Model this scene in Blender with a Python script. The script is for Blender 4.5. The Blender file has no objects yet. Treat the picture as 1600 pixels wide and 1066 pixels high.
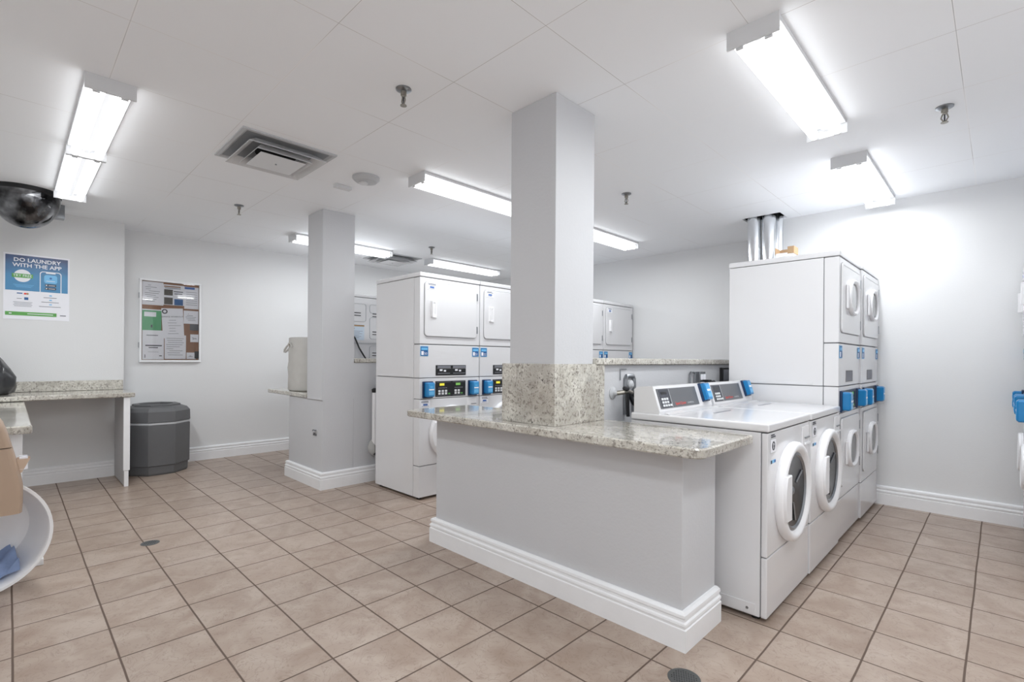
import bpy, bmesh, math, random
from mathutils import Vector, Matrix
random.seed(7)
S = 0.305                       # everything below is laid out in feet (one floor tile = 1 ft) and built in metres
PI = math.pi
scn = bpy.context.scene
col = scn.collection

# ------------------------------------------------------------------ camera
cam = bpy.data.cameras.new('camera'); camo = bpy.data.objects.new('camera', cam); col.objects.link(camo)
F_PX, CY, YAW, ROLL = 774.05, 561.95, 2.3488, 0.0071
fw = Vector((math.cos(YAW), math.sin(YAW), 0)); rt = Vector((math.sin(YAW), -math.cos(YAW), 0)); up = Vector((0, 0, 1))
r2 = rt*math.cos(ROLL) + up*math.sin(ROLL); u2 = up*math.cos(ROLL) - rt*math.sin(ROLL)
M = Matrix((r2, u2, -fw)).transposed().to_4x4(); M.translation = Vector((8.3046, -6.0429, 3.9998))*S
camo.matrix_world = M
cam.sensor_width = 36; cam.lens = F_PX/1600*36
cam.shift_y = (CY-533)/1600
cam.clip_start = 0.05
scn.camera = camo

# ------------------------------------------------------------------ world, exposure
w = bpy.data.worlds.new('world'); scn.world = w; w.use_nodes = True
w.node_tree.nodes['Background'].inputs[0].default_value = (0.8, 0.85, 0.9, 1)
w.node_tree.nodes['Background'].inputs[1].default_value = 0.3
vs = scn.view_settings
vs.view_transform = 'Standard'; vs.look = 'None'; vs.gamma = 1; vs.use_curve_mapping = False
vs.exposure = 0.62
scn.cycles.diffuse_bounces = 10; scn.cycles.max_bounces = 14
TUBE = 2.3                      # emission strength of every fluorescent tube
LAMP_W = 5.0                   # watts of the lamp in every tube

# ------------------------------------------------------------------ materials
def srgb(r, g, b):
    f = lambda c: (c/255/12.92) if c/255 <= .04045 else ((c/255+.055)/1.055)**2.4
    return (f(r), f(g), f(b), 1)
def mat(name, rgb, rough=.5, metal=0., coat=0., emit=0., spec=.5, noise=0., nscale=8., bump=0., bscale=60., alpha=1., trans=0.):
    m = bpy.data.materials.new(name); m.use_nodes = True
    nt = m.node_tree; b = nt.nodes['Principled BSDF']
    c = srgb(*rgb)
    b.inputs['Base Color'].default_value = c
    b.inputs['Roughness'].default_value = rough; b.inputs['Metallic'].default_value = metal
    b.inputs['Coat Weight'].default_value = coat; b.inputs['Specular IOR Level'].default_value = spec
    b.inputs['Alpha'].default_value = alpha; b.inputs['Transmission Weight'].default_value = trans
    if emit: b.inputs['Emission Color'].default_value = c; b.inputs['Emission Strength'].default_value = emit
    tc = nt.nodes.new('ShaderNodeTexCoord')
    if noise:
        n = nt.nodes.new('ShaderNodeTexNoise'); n.inputs['Scale'].default_value = nscale; n.inputs['Detail'].default_value = 5
        nt.links.new(tc.outputs['Object'], n.inputs['Vector'])
        mx = nt.nodes.new('ShaderNodeMix'); mx.data_type = 'RGBA'
        mx.inputs[6].default_value = tuple(x*(1-noise) for x in c[:3])+(1,); mx.inputs[7].default_value = tuple(min(1, x*(1+noise)) for x in c[:3])+(1,)
        nt.links.new(n.outputs['Fac'], mx.inputs[0]); nt.links.new(mx.outputs[2], b.inputs['Base Color'])
    if bump:
        n2 = nt.nodes.new('ShaderNodeTexNoise'); n2.inputs['Scale'].default_value = bscale; n2.inputs['Detail'].default_value = 4
        nt.links.new(tc.outputs['Object'], n2.inputs['Vector'])
        bp = nt.nodes.new('ShaderNodeBump'); bp.inputs['Strength'].default_value = bump; bp.inputs['Distance'].default_value = .004
        nt.links.new(n2.outputs['Fac'], bp.inputs['Height']); nt.links.new(bp.outputs[0], b.inputs['Normal'])
    return m
def nodes(m): return m.node_tree, m.node_tree.nodes, m.node_tree.links, m.node_tree.nodes['Principled BSDF']
def mathn(nt, op, a, b=None, c=None):
    n = nt.nodes.new('ShaderNodeMath'); n.operation = op
    for i, v in enumerate((a, b, c)):
        if v is None: continue
        if isinstance(v, (int, float)): n.inputs[i].default_value = v
        else: nt.links.new(v, n.inputs[i])
    return n.outputs[0]
def ramp(nt, fac, stops):
    n = nt.nodes.new('ShaderNodeValToRGB'); e = n.color_ramp.elements
    while len(e) < len(stops): e.new(.5)
    for i, (p, c) in enumerate(stops): e[i].position = p; e[i].color = c
    nt.links.new(fac, n.inputs[0]); return n.outputs[0]

WALL = mat('wall_paint', (224, 225, 226), .55, noise=.015, nscale=3, bump=.12, bscale=90)
PARTITION = mat('partition_paint', (200, 201, 204), .6, noise=.02, nscale=4, bump=.2, bscale=70)
TRIM = mat('trim_paint', (238, 239, 241), .38, noise=.03, nscale=14, bump=.15, bscale=40)
WHITE = mat('appliance_enamel', (220, 220, 222), .2, coat=.3, noise=.006, nscale=5)
WHITE2 = mat('white_plastic', (234, 234, 236), .3)
GAP = mat('dark_gap', (40, 40, 42), .8)
SEAM = mat('panel_seam', (120, 121, 124), .6)
LIGHTGREY = mat('grey_plastic', (188, 190, 193), .45)
GLASSDARK = mat('dark_glass', (42, 43, 45), .16, coat=.1, noise=.6, nscale=26)
GLASSGREY = mat('grey_glass', (122, 125, 128), .1, coat=.6, noise=.15, nscale=12)
STEEL = mat('brushed_steel', (150, 153, 157), .28, metal=.9, noise=.15, nscale=30)
BRIGHTSTEEL = mat('bright_duct', (225, 227, 230), .16, metal=1., noise=.04, nscale=20)
CONSOLE = mat('console_grey', (92, 94, 98), .35, noise=.05)
BLACK = mat('black_plastic', (24, 25, 28), .35)
NAVY = mat('navy_plastic', (20, 48, 84), .35)
BLUE = mat('blue_plastic', (20, 122, 182), .3, coat=.3)
BLUE2 = mat('light_blue_print', (110, 186, 232), .35)
BLUEF = mat('reader_face_blue', (64, 156, 214), .3)
PALEBLUE = mat('pale_blue_label', (200, 214, 228), .5)
BLUED = mat('dark_blue_print', (36, 96, 156), .45)
INK = mat('grey_ink', (128, 130, 138), .6)
INKD = mat('dark_ink', (66, 68, 76), .6)
INKB = mat('blue_ink', (70, 110, 180), .6)
RED = mat('red_print', (232, 70, 58), .5)
PAPER = mat('white_paper', (240, 241, 247), .6)
YELLOWLED = mat('yellow_display', (206, 196, 60), .3, emit=.5)
GREENLED = mat('green_display', (112, 166, 84), .3, emit=.35)
KEY = mat('keypad_key', (216, 218, 220), .4)
GREENP = mat('green_print', (96, 168, 84), .5)
GREENP2 = mat('green_flyer', (92, 172, 122), .55, noise=.12, nscale=30)
CORK = mat('cork', (150, 108, 80), .85, noise=.2, nscale=60)
PHOTO = mat('dark_photo', (92, 88, 82), .5, noise=.55, nscale=60)
BIN = mat('grey_bin_plastic', (98, 99, 101), .5, noise=.1, nscale=5, bump=.15)
DUCTGREY = mat('duct_grey', (128, 129, 131), .5)
BINDARK = mat('bin_inside', (18, 18, 19), .8)
BAGBLACK = mat('black_bag_film', (44, 45, 48), .28, coat=.5, bump=.6, bscale=18)
CANVAS = mat('grey_canvas', (192, 190, 186), .8, noise=.08, nscale=14, bump=.5, bscale=26)
TAN = mat('tan_plastic', (176, 153, 133), .35, noise=.03)
TANLIP = mat('pale_tan_plastic', (206, 184, 164), .4)
POSTIT = mat('cardboard', (172, 142, 108), .8)
CLOTH = mat('blue_cloth', (128, 148, 186), .8, noise=.35, nscale=14, bump=.8, bscale=20)
TUB = mat('translucent_white_plastic', (242, 243, 245), .3, noise=.03)
BRASS = mat('chrome_brass', (150, 146, 138), .3, metal=.8)
LINT = mat('lint_fluff', (176, 176, 174), 1., bump=1., bscale=30)
DRAIN = mat('drain_iron', (96, 98, 98), .45, metal=.5, noise=.3, nscale=40)
FIXT = mat('fixture_enamel', (212, 213, 215), .35)
def emissive(name, s):
    m = bpy.data.materials.new(name); m.use_nodes = True; nt = m.node_tree; b = nt.nodes['Principled BSDF']
    b.inputs['Base Color'].default_value = (.9, .9, .9, 1); b.inputs['Emission Color'].default_value = (.965, .985, 1, 1)
    b.inputs['Emission Strength'].default_value = s; return m
TUBEM = emissive('fluorescent_glow', TUBE)

def dome_mat():
    m = mat('smoked_dome', (120, 122, 124), .07, metal=.9)
    nt, n, l, b = nodes(m); tc = n.new('ShaderNodeTexCoord'); no = n.new('ShaderNodeTexNoise'); no.inputs['Scale'].default_value = 7
    no.inputs['Detail'].default_value = 3
    l.new(tc.outputs['Object'], no.inputs[0])
    l.new(ramp(nt, no.outputs['Fac'], [(.38, srgb(38, 38, 40)), (.55, srgb(112, 112, 114)), (.7, srgb(170, 171, 173))]), b.inputs['Base Color'])
    return m
DOME = dome_mat()

def granite():
    m = mat('granite', (205, 203, 192), .12, coat=.4)
    nt, n, l, b = nodes(m)
    g = n.new('ShaderNodeNewGeometry'); pos = g.outputs['Position']
    def noise(sc, det, dist=0., rough=.6):
        t = n.new('ShaderNodeTexNoise'); t.inputs['Scale'].default_value = sc; t.inputs['Detail'].default_value = det
        t.inputs['Roughness'].default_value = rough; t.inputs['Distortion'].default_value = dist; l.new(pos, t.inputs['Vector']); return t.outputs['Fac']
    base = ramp(nt, noise(26, 8, .9, .72), [(.30, srgb(146, 141, 132)), (.41, srgb(188, 184, 174)), (.53, srgb(210, 207, 198)), (.70, srgb(226, 224, 217))])
    def over(prev, fac, colr):
        mx = n.new('ShaderNodeMix'); mx.data_type = 'RGBA'; l.new(fac, mx.inputs[0]); l.new(prev, mx.inputs[6]); mx.inputs[7].default_value = colr; return mx.outputs[2]
    bc = (0, 0, 0, 1)
    c = over(base, ramp(nt, noise(5, 3, .6, .5), [(.42, bc), (.62, (.65,)*3+(1,))]), srgb(160, 154, 145))
    c = over(c, ramp(nt, noise(70, 5, .6, .6), [(.55, bc), (.60, (.75,)*3+(1,))]), srgb(122, 115, 108))
    c = over(c, ramp(nt, noise(48, 6, 1.2, .7), [(.61, bc), (.64, (.95,)*3+(1,))]), srgb(62, 56, 54))
    c = over(c, ramp(nt, noise(22, 4, .5, .6), [(.68, bc), (.76, (.5,)*3+(1,))]), srgb(150, 116, 104))
    l.new(c, b.inputs['Base Color']); return m
GRANITE = granite()

def floor_mat():
    m = mat('floor_tile', (180, 160, 146), .36)
    nt, n, l, b = nodes(m)
    g = n.new('ShaderNodeNewGeometry'); sx = n.new('ShaderNodeSeparateXYZ'); l.new(g.outputs['Position'], sx.inputs[0])
    fx = mathn(nt, 'DIVIDE', sx.outputs[0], S); fy = mathn(nt, 'DIVIDE', sx.outputs[1], S*.9985)
    wn = n.new('ShaderNodeTexNoise'); wn.inputs['Scale'].default_value = 3.; wn.inputs['Detail'].default_value = 2; l.new(g.outputs['Position'], wn.inputs[0])
    wob = mathn(nt, 'MULTIPLY', mathn(nt, 'SUBTRACT', wn.outputs['Fac'], .5), .02)
    dx = mathn(nt, 'ABSOLUTE', mathn(nt, 'SUBTRACT', mathn(nt, 'FRACT', mathn(nt, 'ADD', mathn(nt, 'ADD', fx, wob), .5)), .5))
    dy = mathn(nt, 'ABSOLUTE', mathn(nt, 'SUBTRACT', mathn(nt, 'FRACT', mathn(nt, 'ADD', mathn(nt, 'ADD', fy, wob), .5)), .5))
    d = mathn(nt, 'MINIMUM', dx, dy)
    gr = n.new('ShaderNodeMapRange'); gr.inputs[1].default_value = .009; gr.inputs[2].default_value = .015; gr.inputs[3].default_value = 1; gr.inputs[4].default_value = 0
    l.new(d, gr.inputs[0])
    idx = n.new('ShaderNodeCombineXYZ'); l.new(mathn(nt, 'ROUND', mathn(nt, 'SUBTRACT', fx, .5)), idx.inputs[0]); l.new(mathn(nt, 'ROUND', mathn(nt, 'SUBTRACT', fy, .5)), idx.inputs[1])
    wh = n.new('ShaderNodeTexWhiteNoise'); l.new(idx.outputs[0], wh.inputs['Vector'])
    # per-tile offset so veins break at the joints
    off = n.new('ShaderNodeVectorMath'); off.operation = 'MULTIPLY_ADD'; l.new(wh.outputs['Color'], off.inputs[0]); off.inputs[1].default_value = (7, 7, 7); l.new(g.outputs['Position'], off.inputs[2])
    n1 = n.new('ShaderNodeTexNoise'); n1.inputs['Scale'].default_value = 5; n1.inputs['Detail'].default_value = 6; n1.inputs['Distortion'].default_value = 1.2; l.new(off.outputs[0], n1.inputs[0])
    n2 = n.new('ShaderNodeTexNoise'); n2.inputs['Scale'].default_value = 11; n2.inputs['Detail'].default_value = 7; n2.inputs['Distortion'].default_value = 2.4; l.new(off.outputs[0], n2.inputs[0])
    base = ramp(nt, n1.outputs['Fac'], [(.3, srgb(152, 133, 119)), (.5, srgb(164, 147, 134)), (.7, srgb(175, 160, 148))])
    vein = ramp(nt, mathn(nt, 'ABSOLUTE', mathn(nt, 'SUBTRACT', n2.outputs['Fac'], .5)), [(0, (.5,)*3+(1,)), (.02, (0, 0, 0, 1))])
    mv = n.new('ShaderNodeMix'); mv.data_type = 'RGBA'; l.new(vein, mv.inputs[0]); l.new(base, mv.inputs[6]); mv.inputs[7].default_value = srgb(122, 102, 88)
    hv = n.new('ShaderNodeHueSaturation'); l.new(mv.outputs[2], hv.inputs['Color']); l.new(mathn(nt, 'MULTIPLY_ADD', wh.outputs['Value'], .08, .96), hv.inputs['Value'])
    mg = n.new('ShaderNodeMix'); mg.data_type = 'RGBA'; l.new(gr.outputs[0], mg.inputs[0]); l.new(hv.outputs[0], mg.inputs[6]); mg.inputs[7].default_value = srgb(92, 76, 66)
    l.new(mg.outputs[2], b.inputs['Base Color'])
    l.new(mathn(nt, 'MULTIPLY_ADD', gr.outputs[0], .45, .34), b.inputs['Roughness'])
    bp = n.new('ShaderNodeBump'); bp.inputs['Strength'].default_value = .5; bp.inputs['Distance'].default_value = .002; bp.invert = True
    l.new(gr.outputs[0], bp.inputs['Height']); l.new(bp.outputs[0], b.inputs['Normal'])
    return m
FLOOR = floor_mat()

def ceil_mat():
    m = mat('ceiling_panel', (222, 222, 223), .7)
    nt, n, l, b = nodes(m)
    g = n.new('ShaderNodeNewGeometry'); sx = n.new('ShaderNodeSeparateXYZ'); l.new(g.outputs['Position'], sx.inputs[0])
    P = 1.9864
    def dist(o, off):
        f = mathn(nt, 'SUBTRACT', mathn(nt, 'DIVIDE', o, S*P), off/P)
        return mathn(nt, 'ABSOLUTE', mathn(nt, 'SUBTRACT', mathn(nt, 'FRACT', mathn(nt, 'ADD', f, .5)), .5)), f
    dx, f1 = dist(sx.outputs[0], 1.892); dy, f2 = dist(sx.outputs[1], 1.0435)
    no = n.new('ShaderNodeTexNoise'); no.inputs['Scale'].default_value = .9; no.inputs['Detail'].default_value = 3; l.new(g.outputs['Position'], no.inputs[0])
    # a joint is a pale bead beside a thin dark crack; the crack comes and goes
    dark = n.new('ShaderNodeMapRange'); dark.inputs[1].default_value = .0012; dark.inputs[2].default_value = .0032; dark.inputs[3].default_value = 1; dark.inputs[4].default_value = 0
    d = mathn(nt, 'MINIMUM', dx, dy); l.new(d, dark.inputs[0])
    amt = ramp(nt, no.outputs['Fac'], [(.42, (.06,)*3+(1,)), (.62, (.6,)*3+(1,))])
    bead = n.new('ShaderNodeMapRange'); bead.inputs[1].default_value = .006; bead.inputs[2].default_value = .010; bead.inputs[3].default_value = .6; bead.inputs[4].default_value = 0
    l.new(d, bead.inputs[0])
    m1 = n.new('ShaderNodeMix'); m1.data_type = 'RGBA'; l.new(bead.outputs[0], m1.inputs[0]); m1.inputs[6].default_value = srgb(242, 244, 247); m1.inputs[7].default_value = srgb(248, 248, 249)
    m2 = n.new('ShaderNodeMix'); m2.data_type = 'RGBA'; l.new(mathn(nt, 'MULTIPLY', dark.outputs[0], amt), m2.inputs[0]); l.new(m1.outputs[2], m2.inputs[6]); m2.inputs[7].default_value = srgb(112, 112, 114)
    l.new(m2.outputs[2], b.inputs['Base Color']); return m
CEIL = ceil_mat()

def poster_mat():
    m = mat('poster_blue_print', (60, 110, 160), .4)
    nt, n, l, b = nodes(m); tc = n.new('ShaderNodeTexCoord'); sx = n.new('ShaderNodeSeparateXYZ'); l.new(tc.outputs['Generated'], sx.inputs[0])
    no = n.new('ShaderNodeTexNoise'); no.inputs['Scale'].default_value = 3; l.new(tc.outputs['Generated'], no.inputs[0])
    f = mathn(nt, 'ADD', mathn(nt, 'MULTIPLY', sx.outputs[2], .9), mathn(nt, 'MULTIPLY', mathn(nt, 'SUBTRACT', no.outputs['Fac'], .5), .5))
    l.new(ramp(nt, f, [(.35, srgb(70, 138, 184)), (.62, srgb(66, 112, 158)), (.9, srgb(62, 76, 116))]), b.inputs['Base Color']); return m
POSTERBLUE = poster_mat()

# ------------------------------------------------------------------ mesh helpers
def V(*p): return Vector(p)
class MB:
    def __init__(s): s.bm = bmesh.new(); s.mats = []
    def mi(s, m):
        if m not in s.mats: s.mats.append(m)
        return s.mats.index(m)
    def box(s, x0, x1, y0, y1, z0, z1, m, bev=0., seg=2):
        k = s.mi(m); bm = s.bm
        vs = [bm.verts.new((x, y, z)) for x in (x0, x1) for y in (y0, y1) for z in (z0, z1)]
        fs = [bm.faces.new([vs[i] for i in f]) for f in ((0, 1, 3, 2), (4, 6, 7, 5), (0, 4, 5, 1), (2, 3, 7, 6), (0, 2, 6, 4), (1, 5, 7, 3))]
        for f in fs: f.material_index = k
        if bev:
            es = list({e for f in fs for e in f.edges})
            r = bmesh.ops.bevel(bm, geom=es, offset=bev, segments=seg, profile=.5, affect='EDGES')
            for f in r['faces']: f.material_index = k
        return s
    def loft(s, loops, m, close=False, caps=(False, False), flip=False):
        k = s.mi(m); bm = s.bm
        L = [[bm.verts.new(p) for p in lp] for lp in loops]; n = len(L[0])
        rng = range(len(L)) if close else range(len(L)-1)
        for i in rng:
            a, b = L[i], L[(i+1) % len(L)]
            for j in range(n):
                q = (a[j], a[(j+1) % n], b[(j+1) % n], b[j])
                try: f = bm.faces.new(q if not flip else q[::-1]); f.material_index = k
                except ValueError: pass
        for e, lp in ((0, L[0]), (1, L[-1])):
            if caps[e]:
                f = bm.faces.new(lp); f.material_index = k
        return s
    def prism(s, pts, d, m, cap=True):            # pts: 3D outline, d: extrusion vector
        d = Vector(d); return s.loft([[Vector(p) for p in pts], [Vector(p)+d for p in pts]], m, caps=(cap, cap))
    def circ(s, c, ax, r, n=24, ph=0.):
        c = Vector(c); ax = Vector(ax).normalized(); a = ax.orthogonal().normalized() if abs(ax.z) > .99 or True else 0
        if abs(ax.x) > .9: a = V(0, 1, 0)
        elif abs(ax.y) > .9: a = V(0, 0, 1)
        elif abs(ax.z) > .9: a = V(1, 0, 0)
        b = ax.cross(a).normalized(); a = b.cross(ax)
        return [c + a*r*math.cos(2*PI*i/n+ph) + b*r*math.sin(2*PI*i/n+ph) for i in range(n)]
    def lathe(s, c, ax, prof, m, n=32, close=False, caps=(True, True), ph=0.):   # prof: (distance along axis, radius)
        c = Vector(c); ax = Vector(ax).normalized()
        return s.loft([s.circ(c+ax*h, ax, max(r, 1e-4), n, ph) for h, r in prof], m, close=close, caps=(False, False) if close else caps)
    def tube(s, path, r, m, n=10, caps=(True, True)):
        P = [Vector(p) for p in path]; loops = []; prev = None
        for i, p in enumerate(P):
            t = (P[min(i+1, len(P)-1)] - P[max(i-1, 0)]).normalized()
            if prev is None: a = t.orthogonal().normalized()
            else: a = (prev - t*prev.dot(t)).normalized()
            prev = a; b = t.cross(a); rr = r[i] if isinstance(r, (list, tuple)) else r
            loops.append([p + a*rr*math.cos(2*PI*j/n) + b*rr*math.sin(2*PI*j/n) for j in range(n)])
        return s.loft(loops, m, caps=caps)
    def text(s, txt, o, ux, uy, h, m, depth=.004, align='LEFT', sx=1., bold=0.):
        cu = bpy.data.curves.new('t', 'FONT'); cu.body = txt; cu.size = 1; cu.align_x = align; cu.resolution_u = 2; cu.offset = bold
        ob = bpy.data.objects.new('t', cu); col.objects.link(ob)
        dg = bpy.context.evaluated_depsgraph_get(); dg.update(); me = ob.evaluated_get(dg).to_mesh()
        k = s.mi(m); ux = Vector(ux).normalized(); uy = Vector(uy).normalized(); nn = ux.cross(uy); o = Vector(o)
        vv = [s.bm.verts.new(o + ux*v.co.x*h*1.4*sx + uy*v.co.y*h*1.4 + nn*depth) for v in me.vertices]
        for p in me.polygons:
            try: f = s.bm.faces.new([vv[i] for i in p.vertices]); f.material_index = k
            except ValueError: pass
        ob.to_mesh_clear() if False else None
        bpy.data.objects.remove(ob); bpy.data.curves.remove(cu)
        return s
    def build(s, name, parent=None, smooth=35, recalc=True):
        if recalc: bmesh.ops.recalc_face_normals(s.bm, faces=s.bm.faces)
        me = bpy.data.meshes.new(name); s.bm.to_mesh(me); s.bm.free()
        for m in s.mats: me.materials.append(m)
        me.transform(Matrix.Scale(S, 4))
        if smooth:
            me.polygons.foreach_set('use_smooth', [True]*len(me.polygons))
            me.set_sharp_from_angle(angle=math.radians(smooth))
        o = bpy.data.objects.new(name, me); col.objects.link(o)
        if smooth: wn_ = o.modifiers.new('weighted_normals', 'WEIGHTED_NORMAL'); wn_.keep_sharp = True
        if parent: o.parent = parent
        return o
def rrect(y0, y1, z0, z1, r, x, n=6):             # rounded rectangle outline in the plane x = const
    pts = []
    r = min(r, (y1-y0)/2-1e-4, (z1-z0)/2-1e-4)
    for cy, cz, a0 in ((y1-r, z1-r, 0), (y0+r, z1-r, PI/2), (y0+r, z0+r, PI), (y1-r, z0+r, 1.5*PI)):
        for i in range(n+1):
            a = a0+PI/2*i/n; pts.append(Vector((x, cy+r*math.cos(a), cz+r*math.sin(a))))
    return pts
def rr_off(y0, y1, z0, z1, r, d, x): return rrect(y0-d, y1+d, z0-d, z1+d, max(r+d, .01), x)

def tag(o, label=None, cat=None, group=None, kind=None):
    if label: o['label'] = label
    if cat: o['category'] = cat
    if group: o['group'] = group
    if kind: o['kind'] = kind
    return o
def root(name, loc, label, cat, group=None, rz=0.):
    o = bpy.data.objects.new(name, None); col.objects.link(o); o.empty_display_size = .1
    o.location = Vector(loc)*S; o.rotation_euler = (0, 0, rz); tag(o, label, cat, group); return o
def struct(name, mb, **k):
    o = mb.build(name, **k); o['kind'] = 'structure'; return o

H = 8.547
# ------------------------------------------------------------------ setting: shell
X0, X1, Y0, Y1 = -13.9, 11.3, -9.5, 13.5
struct('floor', MB().box(X0-.4, X1+.4, Y0-.4, Y1+.4, -.3, 0, FLOOR))
b = MB()                                           # ceiling with the duct opening cut out
hx0, hx1, hy0, hy1 = 2.38, 3.5, 10.42, 11.12
for a in ((X0-.4, X1+.4, Y0-.4, hy0), (X0-.4, X1+.4, hy1, Y1+.4), (X0-.4, hx0, hy0, hy1), (hx1, X1+.4, hy0, hy1)):
    b.box(a[0], a[1], a[2], a[3], H, H+.06, CEIL)
b.box(hx0-.2, hx1+.2, hy0-.2, hy1+.2, H+1.2, H+1.25, GAP)
for a in ((hx0-.2, hx1+.2, hy0-.2, hy0-.15), (hx0-.2, hx1+.2, hy1+.15, hy1+.2), (hx0-.2, hx0-.15, hy0-.2, hy1+.2), (hx1+.15, hx1+.2, hy0-.2, hy1+.2)):
    b.box(*a, H+.06, H+1.2, GAP)
struct('ceiling', b, smooth=0)
b = MB(); b.box(X0-.4, X0, -3.3, Y1+.4, 0, H, WALL)
struct('wall_left', b, smooth=0)
struct('wall_bench', MB().box(X0-.4, -12.97, Y0-.4, -3.3, 0, H, WALL), smooth=0)
struct('wall_far', MB().box(X0, 2.9, Y1, Y1+.4, 0, H, WALL), smooth=0)
struct('wall_back', MB().box(2.9, X1+.4, 11.3, Y1+.4, 0, H, WALL), smooth=0)
struct('wall_right', MB().box(X1, X1+.4, Y0-.4, 11.3, 0, H, WALL), smooth=0)
struct('wall_front', MB().box(X0, X1, Y0-.4, Y0, 0, H, WALL), smooth=0)

def baseboard(name, path, side=1, h=.52):          # path in feet, board stands on the given side of it
    prof = [(0, 0), (.10, 0), (.10, h*.58), (.085, h*.60), (.085, h*.66), (.10, h*.68), (.095, h*.74), (.07, h*.77), (.068, h*.84), (.085, h*.87), (.08, h*.95), (.04, h), (0, h)]
    P = [Vector((p[0], p[1])) for p in path]; rings = []
    for i, p in enumerate(P):
        ns = []
        if i > 0: d = (P[i]-P[i-1]).normalized(); ns.append(Vector((d.y, -d.x))*side)
        if i < len(P)-1: d = (P[i+1]-P[i]).normalized(); ns.append(Vector((d.y, -d.x))*side)
        n = ns[0] if len(ns) == 1 else (ns[0]+ns[1])/(1+ns[0].dot(ns[1]))
        rings.append([Vector((p.x+n.x*o, p.y+n.y*o, z)) for o, z in prof])
    b = MB(); b.loft(rings, TRIM, caps=(True, True)); o = b.build(name, smooth=25); o['kind'] = 'structure'; return o
baseboard('baseboard_left', [(X0, -3.3), (X0, Y1)])
baseboard('baseboard_bench', [(-12.97, -9.3), (-12.97, -3.3)])
baseboard('baseboard_back', [(2.95, 11.3), (11.2, 11.3)])
baseboard('baseboard_partition', [(-.5, 1.66), (-.5, .546), (5.17, .546), (5.17, 1.66)])
baseboard('baseboard_column', [(-8.95, 1.66), (-8.95, .66), (-6.37, .66), (-6.37, 2.2), (-6.37, 13.4)])

# partition, half walls and the columns (parts of the building)
struct('wall_partition', MB().box(-.5, 5.17, .546, 1.66, 0, 2.73, PARTITION, .02), smooth=25)
struct('wall_middle', MB().box(1.95, 2.9, 1.56, 11.3, 0, 3.9, PARTITION), smooth=0)
struct('wall_column_right', MB().box(1.86, 2.93, .44, 1.555, 2.75, H, PARTITION, .015), smooth=25)
b = MB(); b.box(-8.95, -6.37, .66, 1.67, 0, 2.72, PARTITION, .015); b.box(-7.42, -6.372, .62, 1.68, 2.71, H, PARTITION, .015)
struct('wall_column_left', b, smooth=25)
struct('wall_behind_column', MB().box(-7.35, -6.375, 1.67, 13.5, 0, 3.86, PARTITION), smooth=0)

# ------------------------------------------------------------------ granite
def slab(x0, x1, y0, y1, z0, z1, clip=0., which=()):
    pts = []
    for cx, cy, a0, key in ((x1, y1, 0, 'br'), (x0, y1, PI/2, 'bl'), (x0, y0, PI, 'fl'), (x1, y0, 1.5*PI, 'fr')):
        if key in which:
            ux = 1 if cx == x1 else -1; uy = 1 if cy == y1 else -1
            for i in range(6):
                a = a0+PI/2*i/5; pts.append((cx-ux*clip+clip*math.cos(a), cy-uy*clip+clip*math.sin(a)))
        else: pts.append((cx, cy))
    e = .02; b = MB(); cxm, cym = (x0+x1)/2, (y0+y1)/2
    def ring(d, z): return [Vector((p[0]-math.copysign(d, p[0]-cxm), p[1]-math.copysign(d, p[1]-cym), z)) for p in pts]
    b.loft([ring(e, z0), ring(0, z0+e), ring(0, z1-e), ring(e, z1)], GRANITE, caps=(True, True)); return b
o = slab(-1.08, 5.62, .1, 1.93, 2.735, 2.872, .16, ('fr', 'fl')).build('granite_countertop', smooth=30)
tag(o, 'long speckled granite countertop on the low partition, running in front of the washers', 'countertop')
b = MB()
t = .05
b.box(1.71, 2.98, .39, .44, 2.873, 3.93, GRANITE, .008); b.box(2.93, 2.98, .44, 1.86, 2.873, 3.93, GRANITE, .008)
b.box(1.71, 1.86, .44, 1.56, 2.873, 3.93, GRANITE, .008)
tag(b.build('column_cladding', smooth=25), 'granite cladding wrapped around the foot of the nearest column', 'granite cladding')
tag(slab(1.85, 3.0, 1.56, 11.28, 3.905, 4.04).build('granite_ledge', smooth=30), 'narrow granite ledge capping the half wall behind the two front washers', 'ledge')
tag(slab(-7.45, -6.33, 1.69, 13.48, 3.865, 4.0).build('granite_ledge', smooth=30), 'granite ledge on the half wall behind the left column, below white machine backs', 'ledge')
tag(slab(-10.75, -7.43, .6, 1.75, 2.73, 2.87).build('granite_shelf', smooth=30), 'granite shelf beside the left column, carrying the canvas bag', 'shelf')

# bench on the left wall and the lower counter meeting it
bench = root('wall_bench_counter', (-12.97, -3.33, 0), 'white wall bench with granite top and backsplash under the blue poster', 'counter')
def rel(mb, name, parent, **k):
    o = mb.build(name, parent, **k); o.location = -parent.location; return o
rel(slab(-12.95, -10.78, -8.2, -3.3, 2.76, 2.895), 'countertop', bench, smooth=30)['label'] = 'speckled granite top'
rel(MB().box(-12.95, -12.87, -8.2, -3.33, 2.9, 3.22, GRANITE, .01), 'backsplash', bench, smooth=30)
b = MB(); b.box(-12.85, -10.92, -3.55, -3.43, .02, 2.755, PARTITION, .01); b.box(-10.92, -10.84, -3.57, -3.41, .5, 2.755, TRIM, .01)
rel(b, 'end_panel', bench, smooth=30)
rel(MB().box(-10.93, -10.845, -3.55, -3.44, 0, .49, TRIM, .01), 'foot', bench, smooth=30)
cnt = root('low_counter', (-4.2, -5.75, 0), 'lower granite counter on a white panel at the left edge of the photo', 'counter')
rel(slab(-12.4, -4.15, -8.2, -5.74, 2.6, 2.745, .05, ('br',)), 'countertop', cnt, smooth=30)['label'] = 'speckled granite top'
rel(MB().box(-4.88, -4.76, -8.1, -5.86, .02, 2.595, TRIM, .01), 'support_panel', cnt, smooth=30)
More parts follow.
